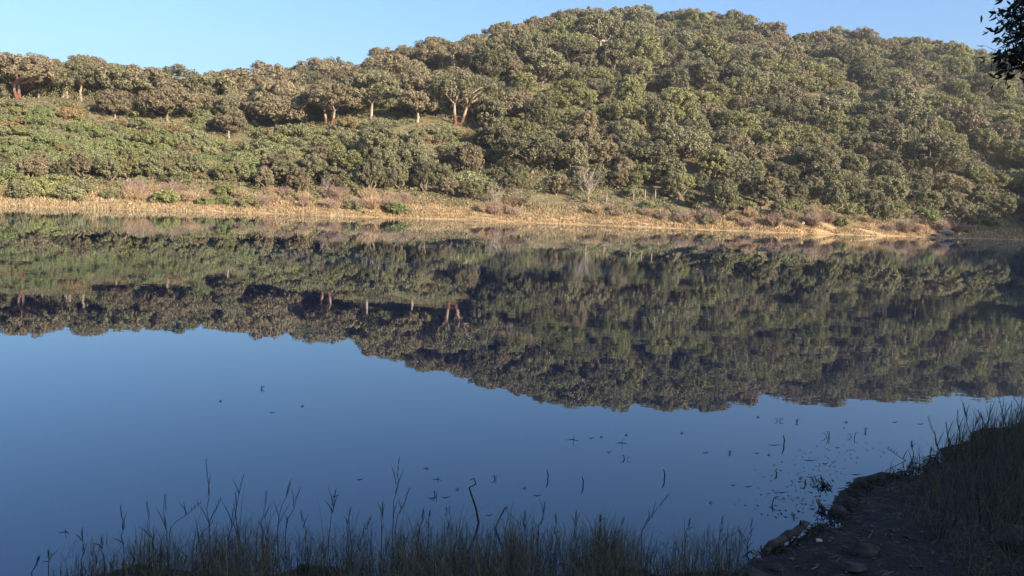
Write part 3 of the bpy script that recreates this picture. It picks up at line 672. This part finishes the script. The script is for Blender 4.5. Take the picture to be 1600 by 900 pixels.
# twigs and stems that stick out of the calm water
def twig(px, py, kind, w_, label, seed):
    p = on_z(px, py, 0); s = p.y / F; g_ = random.Random(seed); m = MB(); L_ = w_ * s; r = max(.003, .55 * s)
    if kind == 'cross':
        m.tube([(-L_ * .5, .0, .0), (0, .03, .003), (L_ * .5, -.02, .0)], [r * .4, r * .8, r * .3], 5); m.tube([(0, 0, -.1), (.01, 0, L_ * .45)], [r, r * .5], 5)
    elif kind == 'up': m.tube([(0, 0, -.15), (.008, 0, L_ * .5), (-.01, 0, L_)], [r * 1.6, r * 1.9, r], 6)
    elif kind == 'flat': m.tube([(-L_ * .5, .02, .0), (-.1 * L_, 0, .003), (L_ * .5, .05, .0)], [r * .5, r * .8, r * .3], 5)
    elif kind == 'dot': m.tube([(-.018, 0, -.004), (0, 0, .006), (.012, .01, .014), (.022, 0, .0)], [r * .6, r * 1.5, r * 1.1, r * .3], 5)
    elif kind == 'fork':
        for j in range(3): a = g_.uniform(-1.1, 1.1); m.tube([(0, 0, -.04), (math.sin(a) * L_ * .35, .02 * j, .02 + abs(math.cos(a)) * L_ * .3), (math.sin(a * 1.3) * L_ * .65, 0, abs(math.cos(a)) * L_ * .5)], [r, r * .8, r * .4], 5)
    elif kind == 'mass':
        for j in range(16): a = g_.uniform(0, 6.28); c = g_.uniform(-.35, .35) * L_; m.tube([(c, g_.uniform(-.08, .08), -.01), (c + math.cos(a) * L_ * .15, g_.uniform(-.1, .1), .03), (c + math.cos(a) * L_ * .28, math.sin(a) * .12, .02 + g_.random() * .06)], [r * 1.5, r * 1.8, r * .6], 5)
    o = link('twig', m.me('twig', STEM), None, (p.x, p.y, 0)); tag(o, label, 'twig', 'twigs and stems in the calm near water')
TW = [(895, 688, 'cross', 22), (925, 685, 'flat', 10), (939, 683, 'dot', 4), (971, 693, 'cross', 20), (978, 680, 'dot', 4), (978, 718, 'fork', 14), (952, 707, 'flat', 9), (1065, 677, 'dot', 4), (1104, 708, 'flat', 12), (1141, 709, 'fork', 7), (1184, 709, 'flat', 11), (1201, 711, 'dot', 5),
      (1212, 696, 'flat', 22), (1224, 695, 'up', 16), (1217, 658, 'fork', 12), (1246, 660, 'fork', 9), (1296, 684, 'fork', 22), (1334, 684, 'fork', 18), (1353, 675, 'fork', 12), (1268, 720, 'flat', 26), (1291, 725, 'flat', 12), (1270, 746, 'flat', 20), (1260, 758, 'fork', 16), (1286, 759, 'mass', 30),
      (1171, 761, 'flat', 14), (1147, 759, 'flat', 10), (1224, 770, 'flat', 22), (1205, 789, 'fork', 26), (1284, 797, 'mass', 9), (1273, 796, 'flat', 12), (1241, 809, 'fork', 8), (855, 748, 'up', 15), (910, 758, 'up', 14), (1037, 748, 'up', 16), (562, 750, 'flat', 12), (666, 733, 'cross', 12),
      (683, 750, 'cross', 16), (675, 779, 'flat', 16), (682, 776, 'fork', 18), (697, 778, 'flat', 14), (775, 750, 'fork', 12), (819, 763, 'dot', 6), (408, 608, 'fork', 10), (344, 627, 'dot', 5), (472, 635, 'dot', 6), (425, 645, 'flat', 10), (101, 833, 'cross', 20), (1300, 808, 'flat', 18), (1340, 742, 'flat', 24), (1250, 748, 'dot', 5),
      (1212, 742, 'up', 8), (1310, 776, 'flat', 14), (1184, 652, 'dot', 4), (1400, 660, 'flat', 12), (1440, 663, 'flat', 14), (1110, 786, 'dot', 4), (790, 794, 'dot', 11), (714, 765, 'dot', 4), (840, 775, 'flat', 14), (765, 806, 'flat', 12), (700, 800, 'fork', 12), (523, 776, 'flat', 12), (1322, 660, 'dot', 4), (1310, 700, 'flat', 10)]
WORD = {'cross': 'dark twig lying with its stub upright', 'flat': 'dark straw floating flat', 'dot': 'tiny dark scrap floating', 'fork': 'dark forked twig poking up', 'up': 'short dark upright stem', 'mass': 'dark tangle of debris floating'}
bykind = {}
for q in sorted(TW): bykind.setdefault(q[2], []).append(q)
for kd, L_ in bykind.items():
    for i, q in enumerate(L_):
        twig(q[0], q[1], kd, q[3], f'{WORD[kd]} in the calm blue water, {ordn(i)} from the left', int(q[0]))
# bent stem, pale stick with dark tip, log, stones on the mud
def stick(name, pts_px, Y, rad, m, label, cat='stick'):
    ps = [at(x, y, Y) for x, y in pts_px]; b = ps[0].copy(); mb = MB(); mb.tube([p - b for p in ps], rad, 6)
    o = link(name, mb.me(name, m), None, b); tag(o, label, cat); return o
stick('stick', [(752, 840), (744, 795), (733, 762), (744, 756), (740, 747), (735, 750)], 6.7, [.009, .009, .007, .006, .005, .004], STEM, 'dark stem bent over at its tip, rising from the grass in mid foreground')
stick('stick', [(766, 845), (775, 822), (788, 795)], 6.6, [.007, .008, .007], bark_mat('bleached_stick', (.20, .17, .15), (.40, .35, .32)), 'thin bleached stick leaning out of the water above the grass')
stick('stick', [(790, 797), (812, 818), (818, 822)], 6.6, [.002, .002, .001], STEM, 'thread thin stem hanging from the tip of the bleached stick')
def log():
    a, b = on_z(1200, 856, .03), on_z(1262, 830, .05); b.y = a.y + .42; b.x = at(1260, 834, b.y).x; n = 12; e = bpy.data.objects.new('log', None); C.objects.link(e); e.location = a
    v = b - a; v.z = .03; pts = [v * (i / n) + Vector((0, 0, .012 * math.sin(i * 1.3) + .02 * (i / n))) for i in range(n + 1)]
    m = MB(); m.tube(pts, [.03, .034] + [.032 + .005 * math.sin(i * 2.1) for i in range(n - 3)] + [.035, .018], 10); link('trunk', m.me('trunk', bark_mat('wet_log', (.026, .025, .025), (.070, .066, .062))), e)
    m = MB(); m.tube([v * .8 + Vector((0, 0, .03)), v * .8 + Vector((0, 0, .085))], [.01, .006], 6); link('branch_stub', m.me('branch_stub', STEM), e)
    m = MB(); m.tube([Vector((.0, 0, .01)), Vector((-.03, -.03, -.05))], [.03, .016], 8); link('broken_end', m.me('broken_end', STEM), e)
    tag(e, 'short weathered log lying half in the water at the tip of the mud', 'log')
log()
stone_near = stone_mat('mud_stone', (.03, .027, .026), (.07, .063, .058))
MUDS = [(1180, 893, .10, 'rounded grey stone at the bottom edge among sparse grass'), (1352, 858, .13, 'dark rounded stone half sunk in the mud in the middle of the bank'), (1308, 788, .10, 'dark stone at the water edge of the mud'), (1590, 862, .22, 'broad dark stone at the right edge of the mud under tall grass'),
        (1215, 878, .07, 'small dark stone below the weathered log'), (1280, 834, .03, 'small whitish chip beside the weathered log'), (1334, 885, .09, 'low grey brown stone at the bottom edge of the mud')]
for i, (px, py, s, lb) in enumerate(MUDS):
    p = on_z(px, py, .08); z = nearz(p.x, p.y); rock('stone', (p.x, p.y, max(z, 0) + s * .15), s, s * .8, s * .5, ROCKP if 'whitish' in lb else stone_near if 'grey' in lb else ROCKD, lb, 70 + i, 'stones on the near mud', cat='stone')
# dark weeds along the mud's edge
def weeds():
    g_ = np.random.default_rng(88); mb = MB()
    for i in range(420):
        t = g_.random(); px, py = np.interp(t, [0, .25, .5, .75, 1], [1180, 1300, 1340, 1420, 1490]), np.interp(t, [0, .25, .5, .75, 1], [868, 818, 760, 738, 706])
        p = on_z(px + g_.normal() * 9, py + abs(g_.normal()) * 7 - 2, 0); z = max(nearz(p.x, p.y), 0); a = g_.uniform(0, 6.28); L_ = g_.uniform(.03, .14)
        mb.tube([(p.x, p.y, z), (p.x + math.cos(a) * L_ * .5, p.y + math.sin(a) * L_ * .5, z + g_.uniform(0, .05)), (p.x + math.cos(a) * L_, p.y + math.sin(a) * L_, z + .005)], [.004, .005, .002], 4)
    tag(link('shore_debris', mb.me('shore_debris', STEM)), 'dark dead stems and roots washed up along the edge of the mud', 'debris', kind='stuff')
weeds()
def scum():
    g_ = np.random.default_rng(91); n = 300; t = g_.random(n); px = np.interp(t, [0, .3, .55, .8, 1], [1200, 1290, 1290, 1330, 1440]) - np.abs(g_.normal(size=n)) * 60; py = np.interp(t, [0, .3, .55, .8, 1], [850, 806, 780, 745, 700]) - np.abs(g_.normal(size=n)) * 26
    P = np.array([tuple(on_z(a, b, .003)) for a, b in zip(px, py)]); s_ = vnoise(P[:, 0] * 1.2, P[:, 1] * 1.2, 66) > .42; P = P[s_]
    V, Fq = leaves(P, unit(g_.normal(size=P.shape) * .12 + [0, 0, 1]), .013, g_, 3.0)
    tag(link('floating_debris', mesh('floating_debris', V, Fq, leaf_mat('wet_debris', (.012, .012, .010), (.05, .045, .035), 0, False))), 'tiny dark plant bits drifting on the water beside the mud', 'debris', kind='stuff')
scum()
# ------------------------------------------------------------------ the tree whose branch hangs in at the upper right
def near_tree():
    g_ = np.random.default_rng(120); Y = 6.2
    base = Vector((6.3, 6.6, nearz(6.3, 6.6))); e = bpy.data.objects.new('willow_tree', None); C.objects.link(e); e.location = base
    tr = MB(); fork = Vector((-.2, -.1, 3.6)); tr.tube([(0, 0, -.3), (-.05, 0, 1.8), fork, (-.1, 0, 5.4), (.1, .1, 7)], [.17, .14, .12, .09, .04], 9)
    br = MB(); P = []; N = []; T = []
    def spray(a, b, sag, n, spread=.16):
        a = Vector(a); b = Vector(b); pts = []
        for i in range(6):
            f = i / 5; pts.append(a.lerp(b, f) + Vector((0, 0, sag * math.sin(f * math.pi) - .0)))
        br.tube(pts, [.016 * (1 - .8 * i / 5) + .002 for i in range(6)], 5)
        for k in range(n):
            f = g_.uniform(.15, 1.0); q = a.lerp(b, f) + Vector((0, 0, sag * math.sin(f * math.pi))); o = Vector(g_.normal(size=3)) * spread * .6
            br.tube([q, q + o * .5, q + o], [.004, .003, .001], 3) if k % 3 == 0 else None
            P.append(q + o); d = Vector((g_.normal() * .7 - .5, g_.normal() * .6, -.55 + g_.normal() * .5)).normalized(); T.append(d)
    def w(px, py, dy=0): return at(px, py, Y + dy) - base
    ends = [((1700, -60), (1584, 14), .10, 90), ((1710, 0), (1572, 48), .12, 260), ((1710, 40), (1572, 72), .10, 300), ((1700, -50), (1600, 6), .08, 200), ((1700, 50), (1580, 92), .06, 320), ((1710, 20), (1600, 50), .06, 300), ((1690, 80), (1548, 92), .02, 50), ((1710, 60), (1590, 108), .03, 120), ((1710, -20), (1608, 30), .06, 260), ((1710, 60), (1606, 84), .05, 300), ((1700, 100), (1560, 112), .02, 60), ((1690, -30), (1562, 24), .06, 14)]
    for i, (a, b, s, n) in enumerate(ends): spray(w(*a, .1 * (i % 3)), w(*b, .12 * (i % 4) - .1), s, n, .15 if n > 100 else .06)
    for i in range(64):     # the rest of the crown, beyond the frame
        a = Vector((-.15, 0, g_.uniform(3.2, 6.9))); b = a + Vector((g_.uniform(-.3, 2.4), g_.uniform(-2.0, 2.0), g_.uniform(-.4, 1.2)))
        spray(a, b, .1, 380, .42)
    for i in range(16):
        a = Vector((-.2, 0, g_.uniform(3.2, 5))); b = Vector((g_.uniform(-1.7, -.6), g_.uniform(-.5, .5), g_.uniform(2.4, 4.4))); spray(a, b, .12, 260, .3)
    hubs = [w(1700, 20), w(1700, -50), w(1700, 80)]
    for h in hubs: br.tube([fork, fork.lerp(h, .5) + Vector((0, 0, .15)), h], [.06, .04, .02], 6)
    for i in range(12): a = g_.uniform(3, 6.3); br.tube([Vector((-.15, 0, a)), Vector((g_.uniform(-.5, 1.5), g_.uniform(-1.5, 1.5), a + .8))], [.04, .01], 5)
    P = np.array([tuple(p) for p in P]); T = np.array([tuple(t) for t in T]); n = len(P)
    Nn = unit(np.cross(T, g_.normal(size=(n, 3)))); B = np.cross(Nn, T); L_ = (g_.uniform(.040, .078, n))[:, None]; W_ = L_ * .17
    V = np.stack([P, P + T * L_ * .35 + B * W_, P + T * L_ * .75 + B * W_ * .6 - Nn * L_ * .06, P + T * L_ - Nn * L_ * .1, P + T * L_ * .75 - B * W_ * .6 - Nn * L_ * .06, P + T * L_ * .35 - B * W_], 1).reshape(-1, 3)
    link('foliage', mesh('foliage', V, np.arange(6 * n).reshape(-1, 6), leaf_mat('near_leaves', (.018, .028, .012), (.05, .065, .028), .2, False, .5)), e)
    link('trunk', tr.me('trunk', bark_mat('dark_bark', (.04, .035, .03), (.10, .085, .07))), e); link('branches', br.me('branches', bpy.data.materials['dark_bark']), e)
    tag(e, 'dark narrow leaved tree branch hanging into the upper right corner', 'tree')
near_tree()

# ------------------------------------------------------------------ labels: colour, zone on the hill, order from the left
NM = {'cork_oak': ('broad cork oak', 'tree', 'cork oaks on the hill'), 'round_oak': ('round evergreen oak', 'tree', 'evergreen oaks on the hill'), 'wild_olive': ('small bushy tree', 'tree', 'small bushy trees on the lower slope'),
      'shrub': ('leafy shrub', 'shrub', 'shrubs at the foot of the hill'), 'heath_mound': ('low rounded heath bush', 'shrub', 'low heath bushes on the left slope'), 'bare_shrub': ('leafless twiggy shrub', 'shrub', 'leafless shrubs along the bank')}
zones = {}
for it in items:
    px, py, dz = it['p']; x, y, z = it['o'].location; u = x / y
    if px < -20: h = 'past the left edge'
    elif px > 1620: h = 'past the right edge'
    elif px < 200: h = 'near the left edge'
    elif px < 420: h = 'on the left shoulder'
    elif px < 640: h = 'in the saddle part'
    elif px < 860: h = 'left of the summit'
    elif px < 1060: h = 'below the summit'
    elif px < 1300: h = 'right of the summit'
    else: h = 'near the right edge'
    f = (y - dk(u, 1)) / (dk(u, 4) - dk(u, 1)); v = 'by the bank' if f < .1 else 'low down' if f < .3 else 'halfway up' if f < .55 else 'high up' if f < .85 else 'on the skyline'
    it['z'] = (it['kind'], it['tone'], h, v); zones.setdefault(it['z'], []).append(it)
for zk, L_ in zones.items():
    L_.sort(key=lambda i: i['p'][0]); nm, cat, grp = NM[zk[0]]
    for i, it in enumerate([q for q in L_ if not q['label']]):
        ln = len([q for q in L_ if not q['label']])
        lb = f'{zk[1]} {nm} {zk[3]} {zk[2]}'
        if ln > 1: lb += f', {ordn(i)} from left'
        tag(it['o'], lb, cat, grp)
    for it in L_:
        if it['label']: tag(it['o'], it['label'], cat, grp)
HAZE = 0.00028
hz = bpy.data.materials.new('haze_air'); hz.use_nodes = True; hz.node_tree.nodes.clear()
pv = hz.node_tree.nodes.new('ShaderNodeVolumePrincipled'); pv.inputs['Color'].default_value = (.86, .90, .96, 1); pv.inputs['Density'].default_value = HAZE; pv.inputs['Anisotropy'].default_value = .1
ho = hz.node_tree.nodes.new('ShaderNodeOutputMaterial'); hz.node_tree.links.new(pv.outputs[0], ho.inputs['Volume'])
hb = MB(); B = [(-2600, -700, -4), (2600, -700, -4), (2600, 2600, -4), (-2600, 2600, -4)]; hb.add(B + [(a, b, 90) for a, b, c in B], [(3, 2, 1, 0), (4, 5, 6, 7), (0, 1, 5, 4), (1, 2, 6, 5), (2, 3, 7, 6), (3, 0, 4, 7)])
tag(link('haze', hb.me('haze', hz, False)), 'thin pale morning haze in the air over the lake and hill', 'haze', kind='stuff')
cy.volume_bounces = 0
print('OBJECTS', len(bpy.data.objects), collections.Counter((i['kind'], -20 < i['p'][0] < 1620) for i in items))
